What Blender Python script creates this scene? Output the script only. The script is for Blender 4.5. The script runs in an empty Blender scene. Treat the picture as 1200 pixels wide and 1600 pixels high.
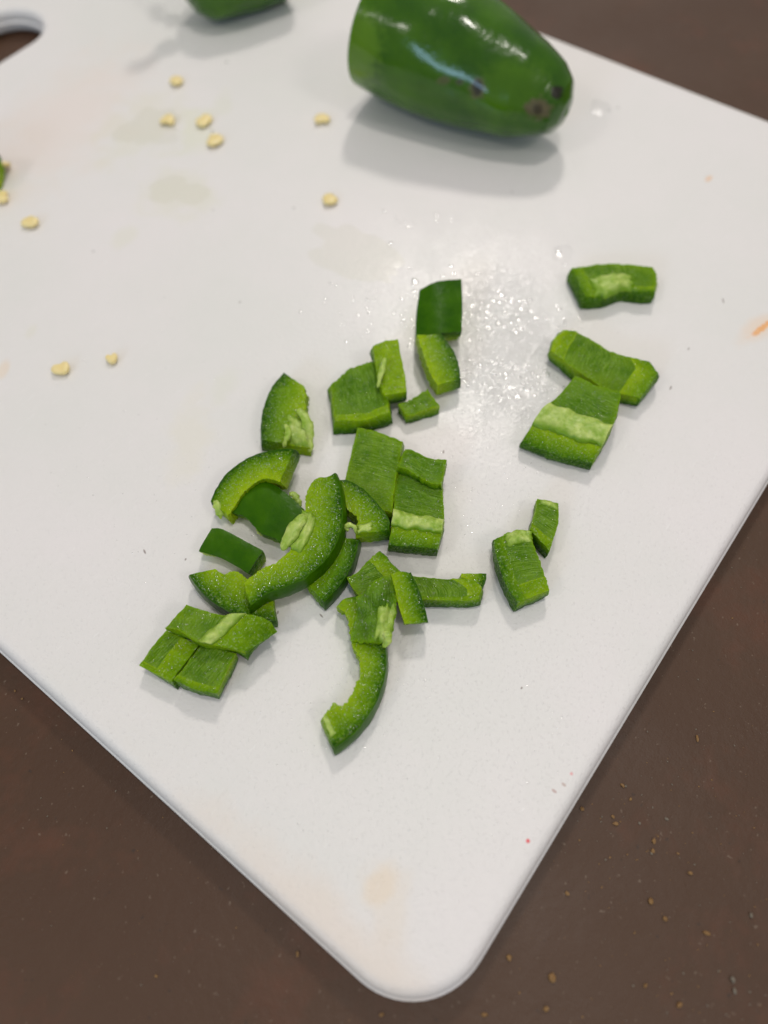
import bpy, bmesh, math, random
import numpy as np
from mathutils import Vector, Matrix, noise as mn
random.seed(7)
R = math.radians
sc = bpy.context.scene
col = sc.collection

# ------------------------------------------------------------------ camera
H = 0.15                                   # lens height above the board top (m)
F = 1148.0                                 # focal length in photo pixels (1600 high)
CX, CY = 600.0, 800.0
def _n(v): return v / np.linalg.norm(v)
_a = _n(np.array([-2459 - CX, -1228 - CY, F]))      # long side of the board
_b = _n(np.array([2550 - CX, -1491 - CY, F]))       # short side
_dn = np.cross(_a, _b); _dn = _n(_dn)
if _dn[1] < 0: _dn = -_dn
_b = _n(_b - (_a @ _b) * _a)
M3 = np.array([_b, _a, -_dn])              # rows: world X, Y, Z in camera (right, down, forward) space
def at(x, y, z=0.0):
    """point of the photograph -> place on the plane at height z above the board top"""
    r = M3 @ np.array([x - CX, y - CY, F])
    t = (z - H) / r[2]
    return Vector((r[0] * t, r[1] * t, z))
def proj(p):
    q = M3.T @ np.array([p[0], p[1], p[2] - H])
    return CX + F * q[0] / q[2], CY + F * q[1] / q[2]
cam_d = bpy.data.cameras.new('camera'); cam = bpy.data.objects.new('camera', cam_d); col.objects.link(cam)
rx = Vector(M3 @ np.array([1, 0, 0])); ry = Vector(M3 @ np.array([0, -1, 0])); rz = Vector(M3 @ np.array([0, 0, -1]))
mw = Matrix((rx, ry, rz)).transposed().to_4x4(); mw.translation = Vector((0, 0, H)); cam.matrix_world = mw
cam_d.sensor_fit = 'VERTICAL'; cam_d.sensor_height = 36.0; cam_d.sensor_width = 27.0
cam_d.lens = 36.0 * F / 1600.0
cam_d.clip_start = 0.005; cam_d.clip_end = 50
cam_d.dof.use_dof = True
fp = at(545, 880, 0.005)
cam_d.dof.focus_distance = abs((fp - Vector((0, 0, H))).dot(rz))
cam_d.dof.aperture_fstop = cam_d.lens / 3.7
sc.camera = cam
sc.render.resolution_x = 768; sc.render.resolution_y = 1024
sc.view_settings.view_transform = 'Standard'; sc.view_settings.look = 'None'
sc.view_settings.exposure = 0.10; sc.view_settings.gamma = 1.0
sc.render.engine = 'CYCLES'
sc.cycles.max_bounces = 8; sc.cycles.transparent_max_bounces = 12
sc.cycles.caustics_reflective = False; sc.cycles.caustics_refractive = False
sc.cycles.sample_clamp_indirect = 4

# ------------------------------------------------------------------ light: a white kitchen, ceiling lamps, one cool window
world = bpy.data.worlds.new('World'); sc.world = world; world.use_nodes = True
wt = world.node_tree; wt.nodes.clear()
wo = wt.nodes.new('ShaderNodeOutputWorld'); wb = wt.nodes.new('ShaderNodeBackground')
wc = wt.nodes.new('ShaderNodeTexCoord'); ws = wt.nodes.new('ShaderNodeSeparateXYZ'); wr = wt.nodes.new('ShaderNodeValToRGB')
wt.links.new(wc.outputs['Generated'], ws.inputs[0]); wt.links.new(ws.outputs['Z'], wr.inputs[0])
wr.color_ramp.elements[0].position = 0.0; wr.color_ramp.elements[0].color = (0.56, 0.54, 0.52, 1)
wr.color_ramp.elements[1].position = 0.75; wr.color_ramp.elements[1].color = (0.62, 0.60, 0.585, 1)
wt.links.new(wr.outputs[0], wb.inputs[0]); wb.inputs[1].default_value = 0.56
wt.links.new(wb.outputs[0], wo.inputs[0])
def lamp(name, direction, dist, size, watts, color, size_y=None):
    d = bpy.data.lights.new(name, 'AREA'); d.energy = watts; d.color = color
    if size_y: d.shape = 'RECTANGLE'; d.size = size; d.size_y = size_y
    else: d.shape = 'DISK'; d.size = size
    o = bpy.data.objects.new(name, d); col.objects.link(o)
    direction = Vector(direction).normalized()
    o.location = direction * dist + at(600, 700)
    o.rotation_euler = direction.to_track_quat('Z', 'Y').to_euler()
    return o
def ldir(top, ztop, shadow):
    """direction towards the lamp that throws the point top (at height ztop) onto the board at shadow"""
    return at(top[0], top[1], ztop) - at(shadow[0], shadow[1], 0)
tip = (858, 112); tz = 0.026
L1 = Vector((.575, .32, .755))
L2 = ldir(tip, tz, (822, 247))
L3 = ldir(tip, tz, (935, 205))
L4 = ldir((600, 60), 0.036, (478, 190))
lamp('ceiling_lamp', L1, 1.7, 0.17, 6.6, (1.0, 0.93, 0.86))
lamp('ceiling_lamp', L2, 1.6, 0.16, 4.9, (1.0, 0.94, 0.88))
lamp('ceiling_lamp', L3, 1.9, 0.28, 3.2, (1.0, 0.94, 0.88))
lamp('ceiling_lamp', L4, 2.0, 0.34, 3.9, (1.0, 0.94, 0.88))
wd = (at(330, 1300) - at(600, 900)).normalized() + Vector((0, 0, 0.42))
lamp('kitchen_window', wd, 2.2, 0.60, 6.5, (0.45, 0.72, 1.0), 0.34)

# ------------------------------------------------------------------ helpers
def link(o, parent=None):
    col.objects.link(o)
    if parent is not None: o.parent = parent
    return o
def mesh_obj(name, verts, faces, mats, parent=None, smooth=True, sharp=None, mi=None):
    me = bpy.data.meshes.new(name); me.from_pydata([tuple(v) for v in verts], [], faces)
    for m in mats: me.materials.append(m)
    if mi is not None: me.polygons.foreach_set('material_index', mi)
    me.polygons.foreach_set('use_smooth', [smooth] * len(me.polygons))
    if sharp is not None: me.set_sharp_from_angle(angle=R(sharp))
    me.update()
    return link(bpy.data.objects.new(name, me), parent)
def tag(o, label, cat=None, group=None, kind=None):
    if label: o['label'] = label
    if cat: o['category'] = cat
    if group: o['group'] = group
    if kind: o['kind'] = kind
    return o
def empty(name, loc):
    o = bpy.data.objects.new(name, None); o.empty_display_size = 0.005; o.location = loc
    return link(o)

class NT:
    def __init__(s, name):
        s.m = bpy.data.materials.new(name); s.m.use_nodes = True; s.t = s.m.node_tree; s.t.nodes.clear()
        s.out = s.t.nodes.new('ShaderNodeOutputMaterial'); s._tc = None
    def n(s, typ, ins=None, **kw):
        nd = s.t.nodes.new(typ)
        for k, v in kw.items(): setattr(nd, k, v)
        for k, v in (ins or {}).items():
            if hasattr(v, 'is_output'): s.t.links.new(v, nd.inputs[k])
            else: nd.inputs[k].default_value = v
        return nd
    def tc(s, which='Object'):
        if s._tc is None: s._tc = s.n('ShaderNodeTexCoord')
        return s._tc.outputs[which]
    def attr(s, name): return s.n('ShaderNodeAttribute', attribute_name=name).outputs['Fac']
    def noise(s, scale, detail=3, vec=None, rough=0.5, dist=0.0):
        return s.n('ShaderNodeTexNoise', {'Vector': vec or s.tc(), 'Scale': scale, 'Detail': detail, 'Roughness': rough, 'Distortion': dist}).outputs[0]
    def math(s, op, a, b=0.0, clamp=False):
        return s.n('ShaderNodeMath', {0: a, 1: b}, operation=op, use_clamp=clamp).outputs[0]
    def ramp(s, fac, stops):
        nd = s.n('ShaderNodeValToRGB', {0: fac}); e = nd.color_ramp.elements
        while len(e) < len(stops): e.new(0.5)
        for el, (p, c) in zip(e, stops):
            el.position = p; el.color = (c, c, c, 1) if isinstance(c, (int, float)) else (*c, 1)
        return nd.outputs[0]
    def mix(s, fac, a, b, mode='MIX'):
        nd = s.n('ShaderNodeMix', data_type='RGBA', blend_type=mode)
        for i, v in ((0, fac), (6, a), (7, b)):
            if hasattr(v, 'is_output'): s.t.links.new(v, nd.inputs[i])
            else: nd.inputs[i].default_value = v if i == 0 else (*v, 1)
        return nd.outputs[2]
    def maprange(s, v, a, b, c=0.0, d=1.0):
        return s.n('ShaderNodeMapRange', {'Value': v, 'From Min': a, 'From Max': b, 'To Min': c, 'To Max': d}, interpolation_type='SMOOTHSTEP').outputs[0]
    def bump(s, h, dist, strength=1.0, nrm=None):
        ins = {'Height': h, 'Distance': dist, 'Strength': strength}
        if nrm is not None: ins['Normal'] = nrm
        return s.n('ShaderNodeBump', ins).outputs[0]
    def blob(s, x, y, rx, ry, ang=0, soft=0.6, warp=0.25, wscale=120, vec=None):
        """soft patch of given half sizes (m) on the board round the photo point x, y"""
        p = at(x, y)
        mp = s.n('ShaderNodeMapping', {'Vector': vec or s.tc(), 'Location': (p.x, p.y, 0), 'Rotation': (0, 0, ang), 'Scale': (rx, ry, 1)}, vector_type='TEXTURE')
        ln = s.n('ShaderNodeVectorMath', {0: mp.outputs[0]}, operation='LENGTH').outputs['Value']
        w = s.math('MULTIPLY', s.math('SUBTRACT', s.noise(wscale, 3), 0.5), warp * 4)
        return s.maprange(s.math('ADD', ln, w), 1 + soft * .5, 1 - soft * .5)
    def done(s, sh): s.t.links.new(sh, s.out.inputs[0]); return s.m

def pbsdf(nt, **ins):
    return nt.n('ShaderNodeBsdfPrincipled', {k.replace('_', ' '): v for k, v in ins.items()}).outputs[0]

# flat version of object coords (z dropped) for stains
def flatvec(nt):
    return nt.n('ShaderNodeVectorMath', {0: nt.tc(), 1: (1, 1, 0)}, operation='MULTIPLY').outputs[0]

# ------------------------------------------------------------------ materials
def mat_board():
    nt = NT('white_plastic'); fv = flatvec(nt)
    c = nt.mix(nt.ramp(nt.noise(14, 5, rough=.6), [(.35, 0.), (.65, 1.)]), (0.755, 0.755, 0.735), (0.80, 0.775, 0.775))
    def stain(c, colr, amt, *a, **k):
        return nt.mix(nt.math('MULTIPLY', nt.blob(*a, vec=fv, **k), amt), c, colr)
    c = stain(c, (0.80, 0.69, 0.55), .60, 594, 1385, .0038, .0022, .2, soft=1.0, warp=.5)
    c = stain(c, (0.80, 0.70, 0.58), .35, 605, 1410, .006, .004, .9, soft=1.2, warp=.6)
    c = stain(c, (0.78, 0.66, 0.56), .34, 485, 1432, .028, .0050, R(90) , soft=1.3, warp=.4)
    c = stain(c, (0.78, 0.70, 0.62), .25, 560, 1500, .020, .006, R(90), soft=1.3, warp=.4)
    c = stain(c, (0.80, 0.68, 0.60), .35, 100, 190, .035, .016, .3, soft=1.4, warp=.4)
    c = stain(c, (0.72, 0.72, 0.55), .30, 280, 300, .010, .011, .3, soft=.9, warp=.5)
    c = stain(c, (0.72, 0.72, 0.55), .25, 225, 195, .016, .013, .3, soft=.9, warp=.6)
    c = stain(c, (0.70, 0.74, 0.50), .30, 310, 205, .010, .005, .8, soft=.9, warp=.5)
    c = stain(c, (0.70, 0.72, 0.55), .22, 350, 160, .006, .003, .8, soft=.9, warp=.5)
    c = stain(c, (0.72, 0.72, 0.55), .25, 195, 372, .005, .003, .3, soft=.9, warp=.4)
    c = stain(c, (0.72, 0.74, 0.60), .25, 350, 605, .006, .003, .3, soft=.9, warp=.5)
    c = stain(c, (0.78, 0.75, 0.60), .30, 300, 675, .011, .005, .6, soft=1.1, warp=.6)
    c = stain(c, (0.74, 0.72, 0.58), .25, 48, 520, .002, .0014, .6, soft=1.1, warp=.6)
    c = stain(c, (0.80, 0.66, 0.50), .5, 5, 578, .0025, .0012, .6, soft=1.1, warp=.6)
    c = stain(c, (0.78, 0.55, 0.38), .8, 1108, 279, .0016, .0008, 0, soft=1.0, warp=.3)
    c = stain(c, (0.85, 0.34, 0.03), .95, 1192, 512, .0045, .0008, at_ang(1172, 524, 1200, 503), soft=.6, warp=.45, wscale=900)
    c = stain(c, (0.85, 0.60, 0.40), .4, 1185, 514, .006, .0025, at_ang(1172, 524, 1200, 503), soft=1.4, warp=.4)
    c = stain(c, (0.80, 0.08, 0.10), .9, 825, 1314, .0004, .0004, 0, soft=.5, warp=.2)
    c = stain(c, (0.80, 0.22, 0.24), .6, 893, 1209, .0003, .0003, 0, soft=.5, warp=.2)
    c = stain(c, (0.45, 0.25, 0.22), .6, 866, 1236, .0003, .0006, 0, soft=.5, warp=.3)
    c = stain(c, (0.45, 0.30, 0.25), .6, 881, 1226, .0003, .0005, 0, soft=.5, warp=.3)
    for (x, y, L, a) in ((815, 1075, .0003, 0), (1130, 470, .0009, .6), (502, 962, .0006, 1.4), (226, 862, .0006, 1.2), (1048, 606, .0006, .2), (1076, 545, .0005, .2), (693, 706, .0005, .5), (434, 957, .0004, .4), (290, 874, .0003, .4), (800, 300, .0003, 0), (375, 472, .0004, 0)):
        c = stain(c, (0.16, 0.11, 0.09), .7, x, y, L, .0002, a, soft=.8, warp=.2)
    # wet zone
    wet = nt.math('MAXIMUM', nt.blob(780, 530, .030, .021, .7, soft=1.5, warp=.4, vec=fv), nt.math('MULTIPLY', nt.blob(600, 440, .026, .015, 1.0, soft=1.1, warp=.3, vec=fv), .5))
    wet2 = nt.blob(790, 535, .021, .015, .7, soft=1.5, warp=.35, vec=fv)
    speck = nt.ramp(nt.noise(1500, 2, rough=.6), [(0.60, 0.0), (0.70, 1.0)])
    fine = nt.noise(900, 3, rough=.6)
    mp = nt.n('ShaderNodeMapping', {'Vector': nt.tc(), 'Rotation': (0, 0, .9), 'Scale': (250, 2200, 300)}).outputs[0]
    scr = nt.ramp(nt.noise(1.0, 2, vec=mp), [(0.66, 0.0), (0.74, 1.0)])
    mp2 = nt.n('ShaderNodeMapping', {'Vector': nt.tc(), 'Rotation': (0, 0, -.5), 'Scale': (220, 2600, 300)}).outputs[0]
    scr2 = nt.ramp(nt.noise(1.0, 2, vec=mp2), [(0.68, 0.0), (0.74, 1.0)])
    hgt = nt.math('ADD', nt.math('MULTIPLY', fine, .5), nt.math('ADD', nt.math('MULTIPLY', nt.math('ADD', scr, scr2), .12), nt.math('MULTIPLY', speck, .3)))
    c = nt.mix(nt.math('MULTIPLY', scr, .30), c, (0.90, 0.90, 0.90))
    c = nt.mix(nt.math('MULTIPLY', scr2, .30), c, (0.90, 0.90, 0.90))
    b1 = nt.bump(hgt, .00026, .65)
    rip = nt.noise(600, 3, rough=.6, dist=1.2)
    rid = nt.ramp(nt.math('ABSOLUTE', nt.math('SUBTRACT', nt.noise(520, 2, dist=1.5), .5)), [(0.0, 1.), (.10, 0.)])
    hw = nt.math('MULTIPLY', nt.math('ADD', rip, nt.math('MULTIPLY', rid, .6)), wet2)
    b2 = nt.bump(hw, .0004, .5, b1)
    rough = nt.mix(wet, (.44, .44, .44), (.15, .15, .15))
    rough = nt.mix(nt.math('MULTIPLY', nt.math('ADD', speck, scr, True), .6), rough, (.22, .22, .22))
    return nt.done(pbsdf(nt, Base_Color=c, Roughness=rough, Normal=b2, IOR=1.48, Coat_Weight=nt.math('MULTIPLY', wet2, .3), Coat_IOR=1.75, Coat_Roughness=.16, Coat_Normal=b2, Subsurface_Weight=0.12, Subsurface_Radius=(1, 1, 1), Subsurface_Scale=.0015))
def at_ang(x0, y0, x1, y1):
    d = at(x1, y1) - at(x0, y0); return math.atan2(d.y, d.x)

def mat_counter():
    nt = NT('brown_counter')
    c = nt.mix(nt.ramp(nt.noise(14, 5, rough=.6), [(.3, 0.), (.7, 1.)]), (0.056, 0.0230, 0.0090), (0.072, 0.0350, 0.0170))
    c = nt.mix(nt.ramp(nt.noise(45, 4, rough=.7), [(.52, 0.), (.75, 1.)]), c, (0.094, 0.034, 0.015))
    sp = nt.ramp(nt.noise(900, 2), [(.70, 0.), (.76, 1.)])
    c = nt.mix(nt.math('MULTIPLY', sp, .5), c, (0.20, 0.15, 0.11))
    sp2 = nt.ramp(nt.noise(620, 2, vec=nt.n('ShaderNodeMapping', {'Vector': nt.tc(), 'Location': (3, 2, 1)}).outputs[0]), [(.71, 0.), (.77, 1.)])
    c = nt.mix(nt.math('MULTIPLY', sp2, .6), c, (0.028, 0.017, 0.012))
    rough = nt.ramp(nt.noise(60, 4), [(.3, .46), (.7, .58)])
    b = nt.bump(nt.noise(500, 4, rough=.7), .0003, .5)
    return nt.done(pbsdf(nt, Base_Color=c, Roughness=rough, Normal=b, IOR=1.5, Specular_IOR_Level=.42))

def mat_flesh(name, inner=False):
    """cut pepper wall: the ripening runs from dark under the skin to pale inside (attribute tone: 0 at the skin)"""
    nt = NT(name); tone = nt.attr('tone'); hue = nt.attr('hue')
    big = nt.noise(230, 3)
    t = nt.math('ADD', tone, nt.math('MULTIPLY', nt.math('SUBTRACT', big, .5), .5), True)
    if inner:
        uv = nt.n('ShaderNodeUVMap', uv_map='UVMap').outputs[0]
        st = nt.noise(1.0, 4, vec=nt.n('ShaderNodeMapping', {'Vector': uv, 'Scale': (260, 2900, 1)}).outputs[0], rough=.65)
        c = nt.mix(nt.ramp(nt.math('ADD', .5, nt.math('MULTIPLY', nt.math('SUBTRACT', st, .5), nt.maprange(nt.noise(140, 2, vec=nt.n('ShaderNodeMapping', {'Vector': nt.tc(), 'Location': (4, 4, 4)}).outputs[0]), .4, .62, .15, 1.3))), [(.38, 0.), (.64, 1.)]), (0.095, 0.215, 0.003), (0.265, 0.425, 0.055))
        c = nt.mix(nt.ramp(nt.noise(160, 3), [(.40, 0.), (.7, .8)]), c, (0.065, 0.175, 0.008))
        c = nt.mix(nt.math('MULTIPLY', nt.attr('rim'), .85), c, (0.210, 0.370, 0.004))
        hgt = nt.math('ADD', nt.math('MULTIPLY', st, 1.0), nt.math('MULTIPLY', nt.noise(700, 3), .6))
        nrm = nt.bump(hgt, .00075, .8)
        rough = nt.ramp(nt.noise(800, 2), [(.35, .22), (.65, .45)])
    else:
        c = nt.ramp(t, [(0., (0.018, 0.080, 0.001)), (.17, (0.052, 0.155, 0.001)), (.46, (0.160, 0.300, 0.002)), (1., (0.330, 0.470, 0.006))])
        cell = nt.noise(1900, 2, rough=.6)
        c = nt.mix(nt.ramp(cell, [(.45, .0), (.75, .5)]), c, (0.25, 0.40, 0.03))
        c = nt.mix(nt.ramp(nt.noise(420, 3, rough=.6), [(.40, .0), (.75, .65)]), c, nt.mix(1.0, c, (0.50, 0.62, 0.5), 'MULTIPLY'))
        hgt = nt.math('ADD', nt.math('MULTIPLY', cell, .5), nt.noise(520, 3))
        nrm = nt.bump(hgt, .00055, .75)
        rough = nt.ramp(nt.noise(1300, 2), [(.35, .20), (.65, .42)])
    spk = nt.ramp(nt.noise(2100, 1), [(.58, .05), (.70, 1.0)])
    c = nt.mix(nt.ramp(nt.noise(2300, 1, vec=nt.n('ShaderNodeMapping', {'Vector': nt.tc(), 'Location': (1, 2, 3)}).outputs[0]), [(.68, 0.), (.76, .5)]), c, (0.45, 0.60, 0.28))
    c = nt.mix(hue, c, nt.mix(1.0, c, (0.55, 0.72, 0.75), 'MULTIPLY'))
    return nt.done(pbsdf(nt, Base_Color=c, Roughness=rough, Normal=nrm, IOR=1.40, Subsurface_Weight=.35,
                         Subsurface_Radius=(.6, 1.0, .15), Subsurface_Scale=.0012, Specular_IOR_Level=spk))
def mat_skin(name, big=False):
    nt = NT(name)
    c = nt.mix(nt.ramp(nt.noise(90 if big else 150, 3), [(.3, 0.), (.7, 1.)]), (0.018, 0.080, 0.000), (0.046, 0.140, 0.000))
    if big:
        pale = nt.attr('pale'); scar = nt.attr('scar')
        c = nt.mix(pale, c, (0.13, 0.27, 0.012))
        sc_c = nt.mix(nt.noise(700, 3), (0.06, 0.045, 0.02), (0.16, 0.13, 0.075))
        c = nt.mix(scar, c, sc_c)
        c = nt.mix(nt.attr('dark'), c, (0.012, 0.008, 0.006))
        h = nt.math('ADD', nt.math('MULTIPLY', nt.noise(110, 3, rough=.5), 1.0), nt.math('MULTIPLY', nt.noise(420, 3), .12))
        nrm = nt.bump(nt.math('ADD', h, nt.math('MULTIPLY', nt.noise(260, 2), .18)), .0011, .5)
        rough = nt.mix(scar, (.20, .20, .20), (.5, .5, .5))
    else:
        nrm = nt.bump(nt.math('ADD', nt.noise(260, 3), nt.math('MULTIPLY', nt.noise(1200, 2), .1)), .0005, .5); rough = .33
    return nt.done(pbsdf(nt, Base_Color=c, Roughness=rough, Normal=nrm, IOR=1.45, Subsurface_Weight=.15,
                         Subsurface_Radius=(.5, 1, .1), Subsurface_Scale=.0008, Specular_IOR_Level=.32 if big else .13, Coat_Weight=.3 if big else 0.0, Coat_Roughness=.04))
def mat_membrane():
    nt = NT('pale_membrane')
    c = nt.mix(nt.ramp(nt.noise(420, 4, rough=.6), [(.32, 0.), (.7, 1.)]), (0.24, 0.41, 0.025), (0.54, 0.65, 0.20))
    c = nt.mix(nt.ramp(nt.math('ADD', nt.attr('thin'), nt.math('MULTIPLY', nt.math('SUBTRACT', nt.noise(600, 3), .5), .5)), [(.30, 0.), (.90, 1.)]), c, (0.170, 0.325, 0.008))
    nrm = nt.bump(nt.math('ADD', nt.noise(900, 3), nt.noise(300, 2)), .0004, .6)
    return nt.done(pbsdf(nt, Base_Color=c, Roughness=.34, Normal=nrm, IOR=1.4, Subsurface_Weight=.6, Subsurface_Radius=(1, 1, .5), Subsurface_Scale=.0015))
def mat_seed():
    nt = NT('cream_seed')
    c = nt.mix(nt.noise(500, 3), (0.82, 0.64, 0.24), (0.88, 0.77, 0.42))
    return nt.done(pbsdf(nt, Base_Color=c, Roughness=.38, Normal=nt.bump(nt.noise(1200, 3), .0003, .5), Subsurface_Weight=.25, Subsurface_Radius=(1, .8, .4), Subsurface_Scale=.0008))
def mat_water(name='clear_water', rough=.15, extra=0.42):
    nt = NT(name)
    fr = nt.n('ShaderNodeFresnel', {'IOR': 1.33})
    front = nt.math('SUBTRACT', 1.0, nt.n('ShaderNodeNewGeometry').outputs['Backfacing'])
    tr = nt.n('ShaderNodeBsdfTransparent', {'Color': (1, 1, 1, 1)})
    gl = nt.n('ShaderNodeBsdfGlossy', {'Roughness': rough})
    return nt.done(nt.n('ShaderNodeMixShader', {0: nt.math('MULTIPLY', nt.math('ADD', fr.outputs[0], extra, True), front), 1: tr.outputs[0], 2: gl.outputs[0]}).outputs[0])
def mat_juice():
    nt = NT('pale_green_juice')
    fr = nt.n('ShaderNodeFresnel', {'IOR': 1.33})
    tr = nt.n('ShaderNodeBsdfTransparent', {'Color': (.985, .985, .965, 1)})
    gl = nt.n('ShaderNodeBsdfGlossy', {'Roughness': .12})
    front = nt.math('SUBTRACT', 1.0, nt.n('ShaderNodeNewGeometry').outputs['Backfacing'])
    return nt.done(nt.n('ShaderNodeMixShader', {0: nt.math('MULTIPLY', fr.outputs[0], front), 1: tr.outputs[0], 2: gl.outputs[0]}).outputs[0])
def mat_plain(name, a, b, scale=400, rough=.6):
    nt = NT(name)
    return nt.done(pbsdf(nt, Base_Color=nt.mix(nt.noise(scale, 3), a, b), Roughness=rough, Normal=nt.bump(nt.noise(1500, 3), .0002, .6)))
BOARD, COUNTER = mat_board(), mat_counter()
FLESH, INNER = mat_flesh('pepper_flesh'), mat_flesh('pepper_inner_wall', True)
SKIN, SKINB = mat_skin('pepper_skin'), mat_skin('whole_pepper_skin', True)
MEMB, SEED, WATER, JUICE = mat_membrane(), mat_seed(), mat_water(), mat_juice()
PUDDLE = mat_water('thin_water', .12, .04)
BEAD = mat_water('glistening_juice', .16, .30)
CRUMB = mat_plain('orange_crumb', (0.17, 0.085, 0.028), (0.28, 0.16, 0.05))
GREYCRUMB = mat_plain('pale_crumb', (0.12, 0.10, 0.075), (0.20, 0.17, 0.13))
STEM = mat_plain('dry_stem', (0.12, 0.17, 0.04), (0.22, 0.24, 0.08))

# ------------------------------------------------------------------ counter and cutting board
TH = 0.0085
Bx0, Bx1, By0, By1 = -0.0985 * H, 1.625 * H, -0.1090 * H, 2.27 * H
tag(mesh_obj('countertop', [(-1.2, -1.2, -TH), (1.6, -1.2, -TH), (1.6, 1.8, -TH), (-1.2, 1.8, -TH)], [(0, 1, 2, 3)], [COUNTER]), 'dark brown matte kitchen counter with fine specks', kind='structure')

def round_rect(x0, x1, y0, y1, r, n=10):
    pts = []
    for cx, cy, a0 in ((x1 - r, y1 - r, 0), (x0 + r, y1 - r, 90), (x0 + r, y0 + r, 180), (x1 - r, y0 + r, 270)):
        for i in range(n + 1):
            a = R(a0 + 90 * i / n); pts.append((cx + r * math.cos(a), cy + r * math.sin(a)))
    return pts
BV = 0.0026
def board():
    """rounded slab lofted from an edge profile with the moulding's thin parting lip half way down"""
    prof = [(-BV + BV * math.sin(R(a)), -BV * (1 - math.cos(R(a)))) for a in range(0, 91, 10)]
    prof = [(-BV - .0016, 0.0), (-BV - .0004, -.00002)] + prof[1:]
    prof += [(0.0, -.0034), (-.00025, -.0038), (-.00020, -.0041), (.00045, -.0043), (.00065, -.0047), (.00045, -.0051), (-.0002, -.0054), (-.0002, -.0060)]
    prof += [(-BV + BV * math.cos(R(a)), -TH + .00003 + BV * (1 - math.sin(R(a)))) for a in range(15, 91, 15)]
    bm = bmesh.new()
    def loops(x0, x1, y0, y1, r, sign):
        out = []
        for off, z in prof:
            o_ = off * sign
            pts = round_rect(x0 - o_, x1 + o_, y0 - o_, y1 + o_, r + o_, 14)
            out.append([bm.verts.new((p[0], p[1], z)) for p in pts])
        n = len(out[0])
        for a, b in zip(out[:-1], out[1:]):
            for k in range(n): bm.faces.new((a[k], a[(k + 1) % n], b[(k + 1) % n], b[k]))
        return out
    A = loops(Bx0, Bx1, By0, By1, .0150, 1); B = loops(SX0, SX1, SY0, SY1, .0128, -1)
    for q in (0, -1):
        es = []
        for lp in (A[q], B[q]):
            for k in range(len(lp)): es.append(bm.edges.get((lp[k], lp[(k + 1) % len(lp)])))
        bmesh.ops.triangle_fill(bm, edges=es, use_beauty=True)
    bmesh.ops.recalc_face_normals(bm, faces=bm.faces)
    me = bpy.data.meshes.new('cutting_board'); bm.to_mesh(me); bm.free(); me.materials.append(BOARD)
    me.polygons.foreach_set('use_smooth', [True] * len(me.polygons)); me.set_sharp_from_angle(angle=R(50))
    o = link(bpy.data.objects.new('cutting_board', me))
    tag(o, 'white plastic cutting board with rounded corners and a handle slot, lying on the brown counter', 'cutting board')
SX0, SX1, SY0, SY1 = .762 * H - .047, .762 * H + .0335, 1.772 * H, 1.772 * H + .0262
board()

# ------------------------------------------------------------------ pepper pieces
def arclen_resample(pts, n, smooth):
    P = [np.array(p, float) for p in pts]
    if smooth and len(P) > 2:
        Q = [2 * P[0] - P[1]] + P + [2 * P[-1] - P[-2]]; out = []
        for i in range(1, len(Q) - 2):
            for k in range(8):
                t = k / 8
                out.append(.5 * ((2 * Q[i]) + (-Q[i - 1] + Q[i + 1]) * t + (2 * Q[i - 1] - 5 * Q[i] + 4 * Q[i + 1] - Q[i + 2]) * t * t + (-Q[i - 1] + 3 * Q[i] - 3 * Q[i + 1] + Q[i + 2]) * t ** 3))
        P = out + [P[-1]]
    P = np.array(P); d = np.r_[0, np.cumsum(np.linalg.norm(np.diff(P, axis=0), axis=1))]
    s = np.linspace(0, d[-1], n)
    return np.array([np.interp(s, d, P[:, k]) for k in range(P.shape[1])]).T

def nz(p, f, seed):
    return mn.noise(Vector((p[0] * f + seed * 7.3, p[1] * f - seed * 3.1, p[2] * f + seed)))

class Surf:
    """smooth patch spanned by four photo outlines placed at their heights (mm above the board)"""
    def __init__(s, spec, nu, nv):
        A, B, C, D = spec['A'], spec['B'], spec['C'], spec['D']; sm = spec.get('smooth', True)
        def side(P, mids, Q, n):
            m = len(mids); pts = []
            for i, q in enumerate([P] + list(mids) + [Q]):
                t = i / (m + 1); z = q[2] if len(q) > 2 else P[2] + (Q[2] - P[2]) * t
                w = at(q[0], q[1], z * .001); pts.append((w.x, w.y, w.z))
            return arclen_resample(pts, n, sm)
        ab = side(A, spec.get('AB', []), B, nu); dc = side(D, spec.get('DC', []), C, nu)
        ad = side(A, spec.get('AD', []), D, nv); bc = side(B, spec.get('BC', []), C, nv)
        U = np.linspace(0, 1, nu)[:, None, None]; V = np.linspace(0, 1, nv)[None, :, None]
        G = (1 - V) * ab[:, None] + V * dc[:, None] + (1 - U) * ad[None] + U * bc[None] \
            - ((1 - U) * (1 - V) * ab[0] + U * (1 - V) * ab[-1] + (1 - U) * V * dc[0] + U * V * dc[-1])
        cu, cv = spec.get('cu', 0) * .001, spec.get('cv', 0) * .001
        G[:, :, 2] += (cu * ((2 * U - 1) ** 2 - .33) + cv * ((2 * V - 1) ** 2 - .33))[:, :, 0]
        s.G = G; s.nu, s.nv = nu, nv
        du = np.gradient(G, axis=0); dv = np.gradient(G, axis=1)
        N = np.cross(du, dv); N /= np.linalg.norm(N, axis=2, keepdims=True) + 1e-12
        if N[:, :, 2].mean() < 0: N = -N; s.flip = True
        else: s.flip = False
        s.N = N; s.du, s.dv = du, dv
        s.lu = np.linalg.norm(du, axis=2).mean() * (nu - 1); s.lv = np.linalg.norm(dv, axis=2).mean() * (nv - 1)

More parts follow.
